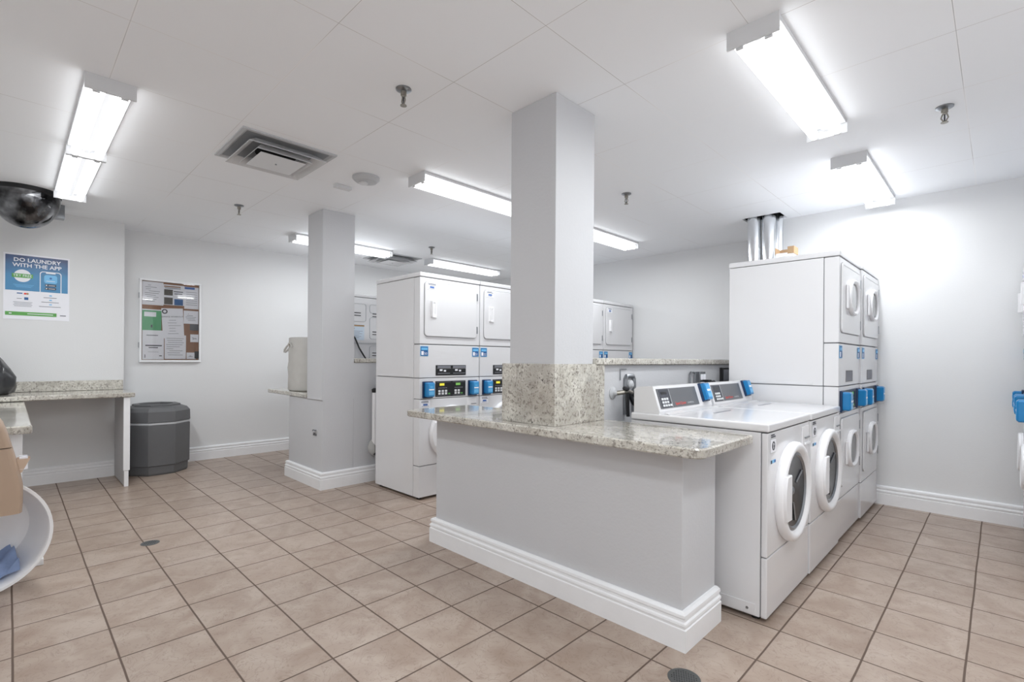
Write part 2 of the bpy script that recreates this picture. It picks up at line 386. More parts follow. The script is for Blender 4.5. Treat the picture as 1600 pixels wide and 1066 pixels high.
rel(MB().box(-4.9, -4.74, -5.95, -5.56, 0, .12, TRIM, .01), 'foot', cnt, smooth=30)

# ------------------------------------------------------------------ machines
W = 2.24
def lines(mb, x, y0, y1, z1, n, dz, m, h=.012, jit=.3):   # rows of unreadable print
    for i in range(n):
        a = y0 + random.random()*jit*(y1-y0)*.4; c = y1 - random.random()*jit*(y1-y0)
        mb.box(x, x+.003, a, c, z1-i*dz-h, z1-i*dz, m)
def card_reader(parent, y0, z0, out=.2):
    b = MB(); b.box(0, .05, y0, y0+.36, z0, z0+.48, NAVY, .02); o = b.build('card_reader', parent); o['label'] = 'blue card reader'
    c = MB(); yy = y0+.05
    c.loft([rrect(yy, yy+.27, z0+.04, z0+.45, .04, .05), rrect(yy, yy+.27, z0+.04, z0+.45, .04, out-.03), rrect(yy+.03, yy+.24, z0+.07, z0+.42, .03, out)], BLUE, caps=(True, True))
    f = c.build('reader_front', o)
    d = MB(); x = out+.001
    d.box(x-.001, x, yy+.035, yy+.235, z0+.075, z0+.415, BLUEF)
    d.box(x, x+.004, yy+.05, yy+.22, z0+.1, z0+.2, BLUE2); d.box(x, x+.004, yy+.05, yy+.22, z0+.23, z0+.27, PAPER); d.box(x, x+.004, yy+.09, yy+.18, z0+.31, z0+.34, BLUE2)
    d.build('reader_print', o)
def number_sticker(parent, y0, z0, num, x=.004):
    b = MB(); b.box(x, x+.004, y0, y0+.27, z0, z0+.28, BLUE2); b.box(x+.004, x+.007, y0+.012, y0+.258, z0+.012, z0+.268, BLUED)
    b.box(x+.007, x+.01, y0+.03, y0+.24, z0+.17, z0+.24, BLUE2)
    b.box(x+.007, x+.01, y0+.03, y0+.11, z0+.03, z0+.14, PAPER)
    if num: b.text(num, (x+.008, y0+.125, z0+.04), (0, 1, 0), (0, 0, 1), .075, PAPER)
    b.build('number_sticker', parent, smooth=0)
def help_sticker(parent, y0, z0, x, w=.33, h=.2):
    b = MB(); b.box(x, x+.003, y0, y0+w, z0, z0+h, PAPER); lines(b, x+.003, y0+.02, y0+w-.02, z0+h-.02, 2, .03, INK, .018)
    b.box(x+.003, x+.006, y0+.09, y0+w-.09, z0+.05, z0+.1, INKB); lines(b, x+.003, y0+.03, y0+w-.03, z0+.035, 1, .03, INK, .01)
    b.build('sticker', parent, smooth=0)
def oval_window(parent, y0, y1, z0, z1, x, glass):
    r = .3; b = MB(); n = []
    for d, xx in ((.075, 0), (.085, .03), (.075, .07), (.045, .088), (.01, .075), (-.01, .05), (-.01, 0)):
        n.append(rr_off(y0, y1, z0, z1, r, d, x+xx))
    b.loft(n, WHITE2); o = b.build('window_rim', parent)
    g = MB(); g.loft([rr_off(y0, y1, z0, z1, r, -.005, x+.03), rr_off(y0, y1, z0, z1, r, -.06, x+.045)], glass, caps=(False, True)); g.build('window_glass', o)
    return o
def hinges(parent, y, zs, x):
    for z in zs: MB().box(x, x+.03, y-.02, y+.02, z-.11, z+.11, STEEL, .006).build('hinge', parent)
def door_slab(parent, y0, y1, z0, z1, x0=.0, th=.035, r=.1, name='door'):
    g = MB(); g.loft([rr_off(y0, y1, z0, z1, r, .012, x0), rr_off(y0, y1, z0, z1, r, .012, x0+.006)], SEAM, caps=(False, True))  # grey plate, paints the shaded gap line round the door
    b = MB(); b.loft([rrect(y0, y1, z0, z1, r, x0+.001), rrect(y0, y1, z0, z1, r, x0+th-.012), rr_off(y0, y1, z0, z1, r, -.012, x0+th)], WHITE, caps=(False, True))
    o = b.build(name, parent); s = g.build('door_gap_shade', o); return o
def round_door(parent, cy, cz, R, x=0.):
    b = MB(); sc = R/.82
    prof = [(0, .80), (.04, .82), (.10, .815), (.135, .78), (.145, .74), (.135, .70), (.11, .665), (.08, .645)]
    b.lathe((x, cy, cz), (1, 0, 0), [(h, r*sc) for h, r in prof], WHITE2, 56, caps=(False, False)); o = b.build('door', parent, smooth=60)
    g = MB(); g.lathe((x, cy, cz), (1, 0, 0), [(.08, .648*sc), (.095, .62*sc), (.095, .60*sc), (.07, .575*sc)], STEEL, 56, caps=(False, False)); g.build('door_ring', o)
    g = MB(); g.lathe((x, cy, cz), (1, 0, 0), [(.07, .58*sc), (.055, .45*sc), (.045, .25*sc), (.04, .0)], GLASSDARK, 48, caps=(False, False)); g.build('door_glass', o, smooth=60)
    g = MB()
    for k in range(3):
        a = k*2.1+.6; p = V(x+.05, cy+.2*sc*math.cos(a), cz+.2*sc*math.sin(a)); q = V(x+.075, cy+.5*sc*math.cos(a), cz+.5*sc*math.sin(a)); g.tube([p, q], .014, STEEL, 8)
    g.lathe((x+.04, cy, cz), (1, 0, 0), [(.0, .07), (.02, .05), (.03, .0)], STEEL, 20); g.build('drum_fins', o)
    h = MB(); pts = []
    for i in range(9):
        a = PI - .46 + .92*i/8; pts.append((cy+.79*sc*math.cos(a), cz+.79*sc*math.sin(a)))
    inner = [(cy-.50*sc, cz-.36*sc), (cy-.50*sc, cz+.36*sc)]
    ol = [V(x+.10, p[0], p[1]) for p in pts+inner]; h.loft([ol, [p+V(.06, 0, 0) for p in ol], [V(x+.172, (p.y-cy+.6)*.96+cy-.6, (p.z-cz)*.97+cz) for p in ol]], WHITE2, caps=(True, True))
    h.build('door_handle', o)
    return o

def stack_unit(label, loc, rz, nums, upper, lower, group):
    t = root('stacked_laundry_machine', loc, label, 'laundry machine', group, rz)
    b = MB()
    b.box(-2.36, -.3, 0, W, 3.46, 6.325, WHITE, .015); b.box(-2.36, -.3, 0, W, .07, 3.445, WHITE, .015)
    b.box(-2.3, -.05, .03, W-.03, .09, 6.3, SEAM)  # inset grey core, its tone stands in for shade in the panel gaps
    b.box(-.29, 0, 0, W, 4.425, 6.32, WHITE, .02); b.box(-.29, 0, 0, W, 3.46, 4.405, WHITE, .02)
    b.box(-.29, 0, 0, W, 2.86, 3.445, WHITE, .02); b.box(-.29, 0, 0, W, .965, 2.85, WHITE, .02); b.box(-.29, 0, 0, W, .07, .95, WHITE, .02)
    for yy in (.0,): 
        b.box(-2.2, -.5, yy-.012, yy, 3.475, 3.53, WHITE, .004)
    b.build('cabinet', t)
    MB().box(-2.38, .015, -.005, W+.005, 6.335, 6.46, WHITE, .025).build('lid', t)
    for xx in (-2.2, -.2):
        for yy in (.15, W-.15): MB().lathe((xx, yy, 0), (0, 0, 1), [(0, .07), (.04, .07), (.04, .04), (.1, .04)], BLACK, 14).build('foot', t)
    d = door_slab(t, .15, 2.1, 4.65, 6.2)
    hinges(d, 2.11, (5.92, 4.9), .02)
    if upper == 'solid':
        h = MB(); h.loft([rrect(.34, .56, 5.18, 5.68, .03, .035), rrect(.35, .55, 5.19, 5.67, .03, .06), rrect(.40, .50, 5.25, 5.62, .02, .055), rrect(.41, .49, 5.26, 5.61, .02, .04)], WHITE2, caps=(False, True))
        h.box(.05, .12, .35, .39, 5.2, 5.66, WHITE2, .015); h.build('handle', d)
        help_sticker(d, .22, 5.98, .036)
    else:
        MB().box(.035, .038, .2, 2.05, 6.15, 6.155, SEAM).build('door_crease', d)
        oval_window(d, .71, 1.53, 5.17, 5.83, .035, GLASSGREY if upper == 'grey' else GLASSDARK)
        h = MB(); h.box(.035, .085, .48, .60, 5.2, 5.75, WHITE2, .025); h.build('handle', d)
    number_sticker(t, .02, 4.08, nums[0]); number_sticker(t, 1.94, 4.08, nums[1])
    v = MB()
    if upper == 'solid':
        v.box(.001, .008, .56, 1.69, 3.52, 3.82, BLACK)
        for k in range(2):
            y = .6+k*.57; v.box(.008, .012, y+.02, y+.5, 3.74, 3.8, INK); v.box(.008, .012, y+.1, y+.2, 3.65, 3.7, PAPER); v.box(.008, .012, y+.25, y+.33, 3.63, 3.68, PAPER)
            v.box(.008, .012, y+.03, y+.48, 3.57, 3.59, INK); v.box(.008, .012, y, y+.52, 3.72, 3.725, KEY)
    else: v.box(.001, .008, .7, 1.4, 3.54, 3.80, SEAM); v.box(.008, .01, .73, 1.37, 3.57, 3.77, INK)
    v.build('instruction_plate', t, smooth=0)
    c = MB(); c.box(-.001, .012, .55, 1.68, 2.9, 3.355, BLACK, .004); cp = c.build('control_panel', t)
    c = MB()
    for y, nk, led in ((.6, 3, YELLOWLED), (1.2, 2, GREENLED)):
        c.box(.012, .016, y-.02, y+.5 if nk == 3 else y+.44, 2.93, 2.937, INK); c.box(.012, .016, y-.02, y+.5 if nk == 3 else y+.44, 3.32, 3.327, INK)
        c.box(.012, .016, y+.1, y+.27, 3.22, 3.29, led)
        for i in range(6): c.box(.012, .015, y+.06+i*.055, y+.09+i*.055, 3.14, 3.165, INK)
        for i in range(nk):
            for j in range(2): c.box(.012, .022, y+.05+i*.12, y+.13+i*.12, 2.96+j*.075, 3.02+j*.075, KEY, .004)
        c.box(.012, .022, y+.05+nk*.12, y+.12+nk*.12, 2.96, 3.0, GREENP)
    c.build('keypad', cp, smooth=0)
    card_reader(t, .09, 2.88); card_reader(t, 1.77, 2.88)
    if lower == 'washer':
        round_door(t, 1.12, 1.84, .8)
        help_sticker(t, .04, 2.62, .001)
        s = MB(); s.box(0, .02, 1.73, 2.13, 2.56, 2.8, WHITE2, .008); s.box(.02, .03, 1.9, 2.11, 2.62, 2.64, SEAM); s.build('soap_drawer', t)
    else:
        d2 = door_slab(t, .18, 2.08, 1.22, 2.74); hinges(d2, 2.09, (2.45, 1.55), .02)
        oval_window(d2, .71, 1.53, 1.65, 2.33, .035, GLASSDARK); h = MB(); h.box(.035, .08, .5, .6, 1.68, 2.2, WHITE2, .025); h.build('handle', d2)
    return t

G1 = 'stacked machines in the row behind the nearest column'
lab = ['first stacked white machine from the left column, with number stickers 50 and 51',
       'second stacked white machine of that row, half hidden by the nearest column, sticker 52',
       'third stacked white machine of the middle row, hidden behind the nearest column',
       'white stacked machine seen right of the column, second from the far end of its row',
       'last white stacked machine of the middle row, next to the far wall']
nn = [('50', '51'), ('52', None), (None, None), (None, None), (None, None)]
for i in range(5):
    if i == 2: pass
    stack_unit(lab[i], (-3.33, 2.06+2.27*i, 0), 0, nn[i], 'solid', 'washer', G1)
G2 = 'stacked dryers beside the front washers'
stack_unit('nearer of the two tall stacked dryers beside the washers, grey upper window', (5.79, 6.7, 0), 0, (None, None), 'grey', 'dryer', G2)
stack_unit('farther of the two tall stacked dryers, dark upper window, beside the back wall', (5.83, 8.97, 0), 0, (None, None), 'dark', 'dryer', G2)
G3 = 'stacked machines at the right edge of the photo'
for k, (y, l) in enumerate(((11.2, 'white machine at the right edge of the photo, against the back wall'), (8.93, 'white machine at the right edge of the photo, nearer than its neighbour'))):
    stack_unit(l, (8.72, y, 0), PI, (None, None), 'solid', 'dryer', G3)

def front_washer(label, loc):
    t = root('front_load_washer', loc, label, 'washing machine', 'front load washers by the granite countertop')
    w = 2.27
    b = MB(); b.box(-2.35, -.1, 0, w, .07, 2.905, WHITE, .012); b.box(-2.3, -.02, .02, w-.02, .09, 2.9, SEAM)  # inner grey box colours the front panel gaps as if shaded
    b.box(-.09, 0, 0, w, 1.005, 2.9, WHITE, .02); b.box(-.09, 0, 0, w, .07, .99, WHITE, .02)
    b.box(-2.3, -.16, -.012, 0, .09, .26, WHITE, .006); b.build('cabinet', t)
    MB().lathe((-.28, -.006, .17), (0, -1, 0), [(0, .025), (.012, .02)], STEEL, 10).build('screw', t)
    l = MB(); l.box(-2.36, .02, -.01, w+.005, 2.915, 3.045, WHITE, .03, 3); l.build('top_panel', t)
    for xx in (-2.2, -.2):
        for yy in (.15, w-.15): MB().lathe((xx, yy, 0), (0, 0, 1), [(0, .07), (.04, .07), (.04, .04), (.1, .04)], BLACK, 14).build('foot', t)
    # console: wedge with a sloping face
    pr = [(-2.3, 3.045), (-2.3, 3.47), (-2.25, 3.51), (-1.98, 3.54), (-1.93, 3.53), (-1.79, 3.09), (-1.80, 3.045)]
    c = MB(); c.prism([V(x, .01, z) for x, z in pr], (0, w-.02, 0), WHITE); con = c.build('console', t, smooth=20)
    up_ = V(-1.93+1.79, 0, 3.53-3.09).normalized(); nrm = V(up_.z, 0, -up_.x); o0 = V(-1.79, 0, 3.09); L = .46
    def face(mb, y0, y1, s0, s1, d, m, d0=.001):
        a = [o0+up_*s+V(0, y, 0)+nrm*d0 for y, s in ((y0, s0), (y1, s0), (y1, s1), (y0, s1))]; mb.prism(a, nrm*(d-d0), m)
    p = MB(); face(p, .09, 1.66, .045, L-.05, .012, CONSOLE); pn = p.build('console_panel', con, smooth=0)
    k = MB()
    face(k, .14, .52, .06, L-.07, .015, INKD, .012); face(k, .53, .536, .05, L-.06, .015, KEY, .012)
    face(k, .2, .42, .30, .35, .018, BLACK, .015)
    for i in range(4):
        for j in range(3):
            if i == 3 and j > 0: continue
            face(k, .17+i*.09, .235+i*.09, .075+j*.06, .115+j*.06, .024, KEY, .015)
    k.build('keypad', pn, smooth=0); k = MB()
    k.text('Speed Queen', o0+V(0, .66, 0)+up_*.085+nrm*.013, (0, 1, 0), up_, .056, RED, .002)
    k.text('COMMERCIAL', o0+V(0, 1.16, 0)+up_*.088+nrm*.013, (0, 1, 0), up_, .03, KEY, .002)
    k.build('logo', pn, smooth=0)
    r = MB(); face(r, 1.84, 2.12, .08, L-.0, .05, NAVY); ro = r.build('card_reader', con); ro['label'] = 'blue card reader'
    r = MB(); a = [o0+up_*s+V(0, y, 0)+nrm*.05 for y, s in ((1.86, .1), (2.1, .1), (2.1, L-.02), (1.86, L-.02))]
    bq = [q+nrm*.07 for q in a]; cq = [q+nrm*.085+(V(0, 1.98, 0)+up_*0+o0+up_*.24-V(0, 0, 0)-q).normalized()*.02 for q in a]
    r.loft([a, bq, cq], BLUE, caps=(True, True)); r.build('reader_front', ro)
    r = MB(); face(r, 1.885, 2.075, .13, L-.05, .139, BLUEF, .134); face(r, 1.91, 2.05, .15, .22, .142, BLUE2, .139); face(r, 1.91, 2.05, .27, .31, .142, PAPER, .139); r.build('reader_print', ro, smooth=0)
    s = MB(); pts = [(-1.74, 3.046), (-1.70, 3.075), (-1.62, 3.05), (-1.62, 3.046)]; s.prism([V(x, .05, z) for x, z in pts], (0, w-.12, 0), WHITE); s.build('console_lip', con)
    s = MB(); s.box(-1.35, -.7, .95, 1.2, 3.046, 3.049, PAPER) if False else s.box(-1.25, -1.19, 1.0, 1.7, 3.0455, 3.0485, INK)
    s.build('lid_sticker', t, smooth=0)
    round_door(t, 1.13, 1.84, .82)
    q = MB(); q.box(.001, .005, .11, .38, 2.58, 2.80, LIGHTGREY); q.box(.005, .008, .12, .37, 2.59, 2.79, PAPER); lines(q, .005, .12, .37, 2.87, 2, .03, INKD, .018)
    q.lathe((.008, .245, 2.69), (1, 0, 0), [(0, .07), (.003, .07), (.003, .045), (0, .045)], INKD, 20, close=True); q.box(.008, .011, .2, .23, 2.66, 2.72, INKD); q.box(.008, .011, .26, .29, 2.66, 2.7, INKD); q.build('sticker', t, smooth=0)
    q = MB(); q.box(.001, .004, .14, .36, 2.42, 2.47, BLUE2); q.box(.004, .007, .14, .19, 2.42, 2.47, INKD); q.box(.004, .007, .3, .36, 2.425, 2.465, INKB); q.build('sticker', t, smooth=0)
    q = MB(); q.box(0, .02, 1.78, 2.2, 2.5, 2.84, WHITE2, .008); q.box(.02, .05, 1.9, 2.16, 2.63, 2.65, SEAM, .004); q.box(.02, .05, 1.88, 2.18, 2.51, 2.55, WHITE2, .01); q.build('soap_drawer', t)
    return t
front_washer('front load washer nearest the camera, at the end of the granite countertop', (5.8, 2.04, 0))
front_washer('second front load washer, between the nearest washer and the tall dryers', (5.82, 4.35, 0))

# dryers whose backs show over the ledge by the left column
def machine_back(label, loc):
    t = root('dryer_back', loc, label, 'laundry machine', 'machines with their backs over the left ledge')
    b = MB(); b.box(-2.36, 0, 0, W, .07, 6.33, WHITE, .015); b.build('cabinet', t)
    MB().box(-2.38, .02, -.005, W+.005, 6.34, 6.46, WHITE, .025).build('lid', t)
    b = MB()
    for (y0, y1, z0, z1) in ((.12, .98, 5.4, 6.1), (1.12, 2.1, 5.75, 6.1), (1.12, 2.1, 4.75, 5.6), (.12, 2.1, 4.55, 4.6), (1.12, 2.1, 3.6, 4.5)):
        b.loft([rrect(y0, y1, z0, z1, .1, .001), rrect(y0, y1, z0, z1, .1, .02), rr_off(y0, y1, z0, z1, .1, -.02, .02), rr_off(y0, y1, z0, z1, .1, -.02, .001)], LIGHTGREY)
    for y0 in (.25, 1.25):
        for z in (5.62, 5.72, 5.02, 4.92, 4.2, 4.1): 
            if y0 < 1 and z < 5.5: continue
            b.box(.001, .012, y0, y0+.5, z, z+.03, GAP)
    b.build('vent_panel', t)
    b = MB(); b.box(.001, .006, .2, .9, 4.7, 5.3, PALEBLUE); b.box(.006, .009, .2, .9, 5.22, 5.28, POSTIT); b.box(.006, .009, .22, .5, 5.12, 5.15, POSTIT); lines(b, .006, .25, .85, 5.05, 6, .05, INK)
    b.build('warning_label', t, smooth=0)
    return t
mbk = ['white dryer back with orange and blue label, seen over the ledge by the left column']
mb0 = machine_back(mbk[0], (-9.1, 2.62, 0))
o = MB().tube([(-9.03, 2.95, 4.95), (-9.0, 3.1, 4.75), (-8.98, 3.25, 4.4), (-8.98, 3.45, 4.1), (-8.98, 3.6, 3.9), (-9.0, 3.62, 2.0)], .03, BLACK, 8).build('hanging_cord')
tag(o, 'black cord hanging down the dryer back behind the left column', 'cord')

# ------------------------------------------------------------------ ceiling fixtures
def fixture(label, x0, x1, y0, y1, along):
    t = root('fluorescent_light', ((x0+x1)/2, (y0+y1)/2, H), label, 'ceiling light', 'two-tube fluorescent ceiling lights')
    L = (x1-x0) if along == 'x' else (y1-y0); wd = .66
    R = Matrix.Rotation(0 if along == 'x' else PI/2, 4, 'Z')
    def fin(mb, name, par=t):
        mb.bm.transform(R); return mb.build(name, par)
    b = MB(); b.box(-L/2+.03, L/2-.03, -.32, .32, -.07, 0, FIXT, .008)
    b.prism([V(-L/2+.03, -.09, -.07), V(-L/2+.03, -.04, -.13), V(-L/2+.03, .04, -.13), V(-L/2+.03, .09, -.07)], (L-.06, 0, 0), FIXT)
    fin(b, 'housing')
    for s in (-1, 1):
        c = MB(); xx = s*(L/2-.015)
        c.prism([V(xx-.015, -.335, -.25), V(xx-.015, .335, -.25), V(xx-.015, .335, 0), V(xx-.015, -.335, 0)], (.03, 0, 0), FIXT)
        e = fin(c, 'end_cap')
        for q in (-1, 1):
            k = MB(); k.box(xx-s*.06-.02, xx-s*.06+.02, q*.185-.05, q*.185+.05, -.26, -.1, FIXT, .01); fin(k, 'lamp_holder', e)
    for q in (-1, 1):
        k = MB(); k.lathe((-L/2+.06, q*.19, -.185), (1, 0, 0), [(0, .05), (.03, .08), (L-.15, .08), (L-.12, .05)], TUBEM, 16); fin(k, 'tube')
        la = bpy.data.lights.new('tube_lamp', 'AREA'); la.shape = 'RECTANGLE'; la.size = (L-.25)*S; la.size_y = .12*S; la.energy = LAMP_W; la.color = (.953, .982, 1)
        lo = bpy.data.objects.new('tube_lamp', la); col.objects.link(lo); lo.parent = t
        lo.matrix_local = Matrix.Translation((R @ V(0, q*.19, -.272))*S) @ R
    return t
for a in (
    ('fluorescent light at the upper left, the nearer of the pair joined end to end', -5.83, -2.08, -5.23, -4.55, 'x'),
    ('fluorescent light at the upper left, the farther of the joined pair, by the dome', -9.95, -5.86, -5.23, -4.55, 'x'),
    ('fluorescent light left of the nearest column, over the aisle of stacked machines', -2.28, -1.6, .95, 4.95, 'y'),
    ('fluorescent light seen right of the nearest column, near the far wall', -2.28, -1.6, 6.9, 10.9, 'y'),
    ('large fluorescent light at the upper right, over the front washers', 5.58, 6.25, .92, 4.95, 'y'),
    ('fluorescent light near the back wall, above the tall dryers', 5.58, 6.25, 6.82, 10.85, 'y'),
    ('fluorescent light partly hidden by the left column', -10.6, -9.85, 1.22, 5.25, 'y'),
    ('far fluorescent light above the first stacked machines, right of the left column', -10.55, -9.85, 7.3, 11.5, 'y'),
    ('added unseen fluorescent light over the aisle at the far right', 9.0, 9.68, -1.6, 2.4, 'y'),  # added out of view to brighten the right aisle and washer fronts
    ('added unseen fluorescent light straight above where the photographer stands', 7.3, 11.2, -5.4, -4.72, 'x'),  # added overhead, unseen, to brighten the washer side and near floor
    ('added fluorescent light over the unseen side of the room, behind the photographer', 5.6, 9.6, -8.6, -7.9, 'x'),  # unseen extra fixture, adds light from behind the camera
    ): fixture(*a)

def diffuser(label, cx, cy, w=1.9):
    t = root('ceiling_vent', (cx, cy, H), label, 'air vent', 'square ceiling air vents')
    h = w/2
    def sq(r, z): return [V(-r, -r, z), V(r, -r, z), V(r, r, z), V(-r, r, z)]
    b = MB(); b.loft([sq(h, -.001), sq(h, -.03), sq(h-.07, -.035), sq(h-.12, -.005), sq(h-.2, -.002)], LIGHTGREY); b.build('frame', t, smooth=20)
    MB().loft([sq(h-.12, -.004), sq(h-.12, -.008)], DUCTGREY, caps=(True, True)).build('duct_box', t, smooth=0)
    MB().lathe((0, 0, -.009), (0, 0, -1), [(0, .42), (.004, .42)], BINDARK, 32).build('duct_opening', t, smooth=0)
    for r0, r1, z0, z1 in ((.80, .62, -.17, -.03), (.58, .46, -.20, -.06)):
        b = MB(); b.loft([sq(r0, z0), sq(r0, z0+.012), sq(r1, z1+.012), sq(r1, z1)], FIXT, close=True); b.build('louver', t, smooth=20)
    b = MB(); b.loft([sq(.47, -.22), sq(.47, -.21), sq(.06, -.15)], FIXT, caps=(True, True)); b.lathe((0, 0, -.235), (0, 0, 1), [(0, .02), (.02, .02)], STEEL, 10); b.build('centre_plate', t, smooth=20)
    return t
diffuser('large square ceiling air vent left of the smoke detector', -3.25, -1.88, 1.94)
diffuser('small far ceiling vent beyond the light behind the left column', -11.3, 6.1, 1.9)

SPL = ['sprinkler head left of the nearest column, on the open ceiling', 'sprinkler head at the upper right, between the light and the wall', 'sprinkler head right of the nearest column',
       'sprinkler head on the left, between the air vent and the far left wall', 'far sprinkler head above the first stacked machine']
for (x, y), l in zip(((1.12, -1.4), (7.58, 5.6), (1.02, 5.75), (-7.9, -1.25), (-8.2, 6.0)), SPL):
    t = root('sprinkler_head', (x, y, H), l, 'sprinkler', 'ceiling sprinkler heads')
    MB().lathe((0, 0, 0), (0, 0, -1), [(0, .13), (.02, .13), (.035, .1), (.05, .05)], STEEL, 20).build('escutcheon', t)
    b = MB(); b.lathe((0, 0, -.04), (0, 0, -1), [(0, .05), (.07, .05), (.08, .035), (.1, .03)], BRASS, 12)
    b.tube([(.03, 0, -.13), (.05, 0, -.2), (.01, 0, -.27)], .012, BRASS, 6); b.tube([(-.03, 0, -.13), (-.05, 0, -.2), (-.01, 0, -.27)], .012, BRASS, 6); b.tube([(0, 0, -.13), (0, 0, -.27)], .012, INKD, 6)
    b.lathe((0, 0, -.27), (0, 0, -1), [(0, .03), (.005, .055), (.015, .055)], BRASS, 14); b.build('head', t)
t = root('smoke_detector', (-3.05, .22, H), 'round white smoke detector on the ceiling between the vent and the lights', 'smoke detector')
MB().lathe((0, 0, 0), (0, 0, -1), [(0, .33), (.05, .33), (.08, .3), (.12, .26), (.14, .12)], LIGHTGREY, 36).build('housing', t)
MB().lathe((-.05, -.05, -.13), (0, 0, -1), [(0, .11), (.03, .11), (.045, .09)], FIXT, 20).build('sensor_cap', t)
t = root('alarm_sensor', (-4.05, .1, H), 'small flat white sensor box beside the round smoke detector', 'sensor')
MB().box(-.09, .09, -.22, .22, -.09, 0, FIXT, .015).build('housing', t)

# dome mirror
t = root('dome_mirror', (-10.8, -5.75, 8.5), 'dark glossy dome mirror under the ceiling at the left edge', 'dome mirror')
b = MB(); R0 = .72
b.lathe((0, 0, 0), (0, 0, -1), [(.0, R0), (.1, R0*1.0)] + [(.1+.88*math.sin(a), R0*math.cos(a)) for a in [PI/2*i/14 for i in range(1, 15)]], DOME, 44, caps=(True, False)); b.build('dome', t, smooth=60)
MB().lathe((0, 0, .047), (0, 0, -1), [(0, .74), (.1, .74), (.12, .72)], BLACK, 44).build('mounting_ring', t)
MB().box(-1.3, -.95, .62, .86, -.36, .04, STEEL, .01).build('bracket', t)['label'] = 'grey metal bracket'

# ------------------------------------------------------------------ vent ducts and carton
for (x, y, r), l in zip(((2.68, 10.68, .2), (3.1, 10.72, .2), (3.28, 11.06, .14)), ('shiny metal duct above the tall dryers, leftmost of the three', 'middle one of three shiny metal ducts above the tall dryers', 'shiny metal duct nearest the back wall, rightmost of three')):
    b = MB(); dx = .03
    b.tube([(x+dx, y, 4.06), (x+dx*.6, y, 7.0), (x, y, 8.0), (x, y, H+.9)], r, BRIGHTSTEEL, 28)
    d = b.build('vent_duct', smooth=50); tag(d, l, 'duct', 'metal vent ducts above the dryers')
    k = MB(); k.lathe((x+dx*.5, y, 7.05), (0, 0, 1), [(0, r+.004), (.02, r+.012), (.05, r+.012), (.07, r+.004)], STEEL, 28, caps=(False, False)); k.build('clamp', d)
t = root('carton', (4.02, 9.25, 6.461), 'small open carton with brown inside on top of the tall dryers', 'carton')
b = MB(); b.box(-.22, .22, -.2, .2, 0, .52, PAPER, .008)
b.box(-.12, .12, -.203, -.2, .4, .45, INKD); b.build('lower_box', t)
b = MB()
for a in ((-.24, .24, .18, .2), (-.24, -.22, -.2, .18), (.22, .24, -.2, .18)): b.box(*a, .525, .72, POSTIT)
b.box(-.22, .22, -.18, .18, .525, .56, PAPER); b.box(.08, .22, -.2, -.18, .525, .72, POSTIT); b.build('open_box', t)

# ------------------------------------------------------------------ trash bin
t = root('trash_bin', (-12.82, -2.40, 0), 'dark grey octagonal litter bin standing by the left wall', 'trash bin')
def oct_(r, z, rr=None): return [V(r/math.cos(PI/8)*math.cos(PI/8+i*PI/4), r/math.cos(PI/8)*math.sin(PI/8+i*PI/4), z) for i in range(8)]
b = MB(); b.loft([oct_(.84, 0), oct_(.87, .06), oct_(.88, .3), oct_(.92, .33), oct_(.93, 1.68), oct_(.91, 1.70)], BIN, caps=(True, True)); b.build('bin_body', t, smooth=20)
b = MB(); b.loft([oct_(.9, 1.70), oct_(.925, 1.71), oct_(.925, 1.77), oct_(.9, 1.78)], LIGHTGREY, caps=(True, True)); b.build('trim_band', t, smooth=20)['label'] = 'pale grey band'
b = MB(); b.loft([oct_(.91, 1.78), oct_(.94, 1.80), oct_(.93, 2.14), oct_(.84, 2.26), oct_(.7, 2.3), oct_(.66, 2.31), oct_(.66, 2.36), oct_(.6, 2.38), oct_(.48, 2.37), oct_(.46, 2.2)], BIN); b.build('lid', t, smooth=20)
b = MB(); b.loft([oct_(.47, 2.2), oct_(.4, 2.1)], BINDARK, caps=(True, True)); b.build('opening', t, smooth=20)

# ------------------------------------------------------------------ poster
t = root('wall_poster', (-12.965, -5.44, 6.12), 'blue and white laundry app poster on the left wall', 'poster')
def pq(mb, y0, y1, z0, z1, d, m): mb.box(d, d+.004, y0, y1, z0, z1, m)
b = MB(); pq(b, -.74, .74, -1.0, 1.0, .0, PAPER); b.build('sheet', t, smooth=0)
b = MB(); pq(b, -.70, .70, -.12, .95, .005, POSTERBLUE); pb = b.build('blue_panel', t, smooth=0)
b = MB(); Y, Z = (0, 1, 0), (0, 0, 1)
b.text('DO LAUNDRY', (.012, 0, .76), Y, Z, .115, PAPER, .003, 'CENTER', 1.02, .018); b.text('WITH THE APP', (.012, 0, .60), Y, Z, .115, PAPER, .003, 'CENTER', 1.02, .018)
b.build('poster_title', t, smooth=0)
b = MB(); b.lathe((.008, -.33, .33), (1, 0, 0), [(0, .19), (.008, .19)], PAPER, 36); pq(b, -.56, -.10, .27, .39, .017, GREENP); b.text('TRY FREE', (.022, -.33, .295), Y, Z, .075, PAPER, .002, 'CENTER', .95)
for i in range(3): pq(b, -.53+.03*i, -.08-.03*i, .05-.035*i, .062-.035*i, .012, BLUE2)
b.build('round_badge', t, smooth=0)
b = MB()
b.loft([rrect(.05, .55, -.3, .52, .08, .010), rrect(.05, .55, -.3, .52, .08, .014), rrect(.07, .53, -.32, .50, .07, .014), rrect(.07, .53, -.32, .50, .07, .010)], PAPER)
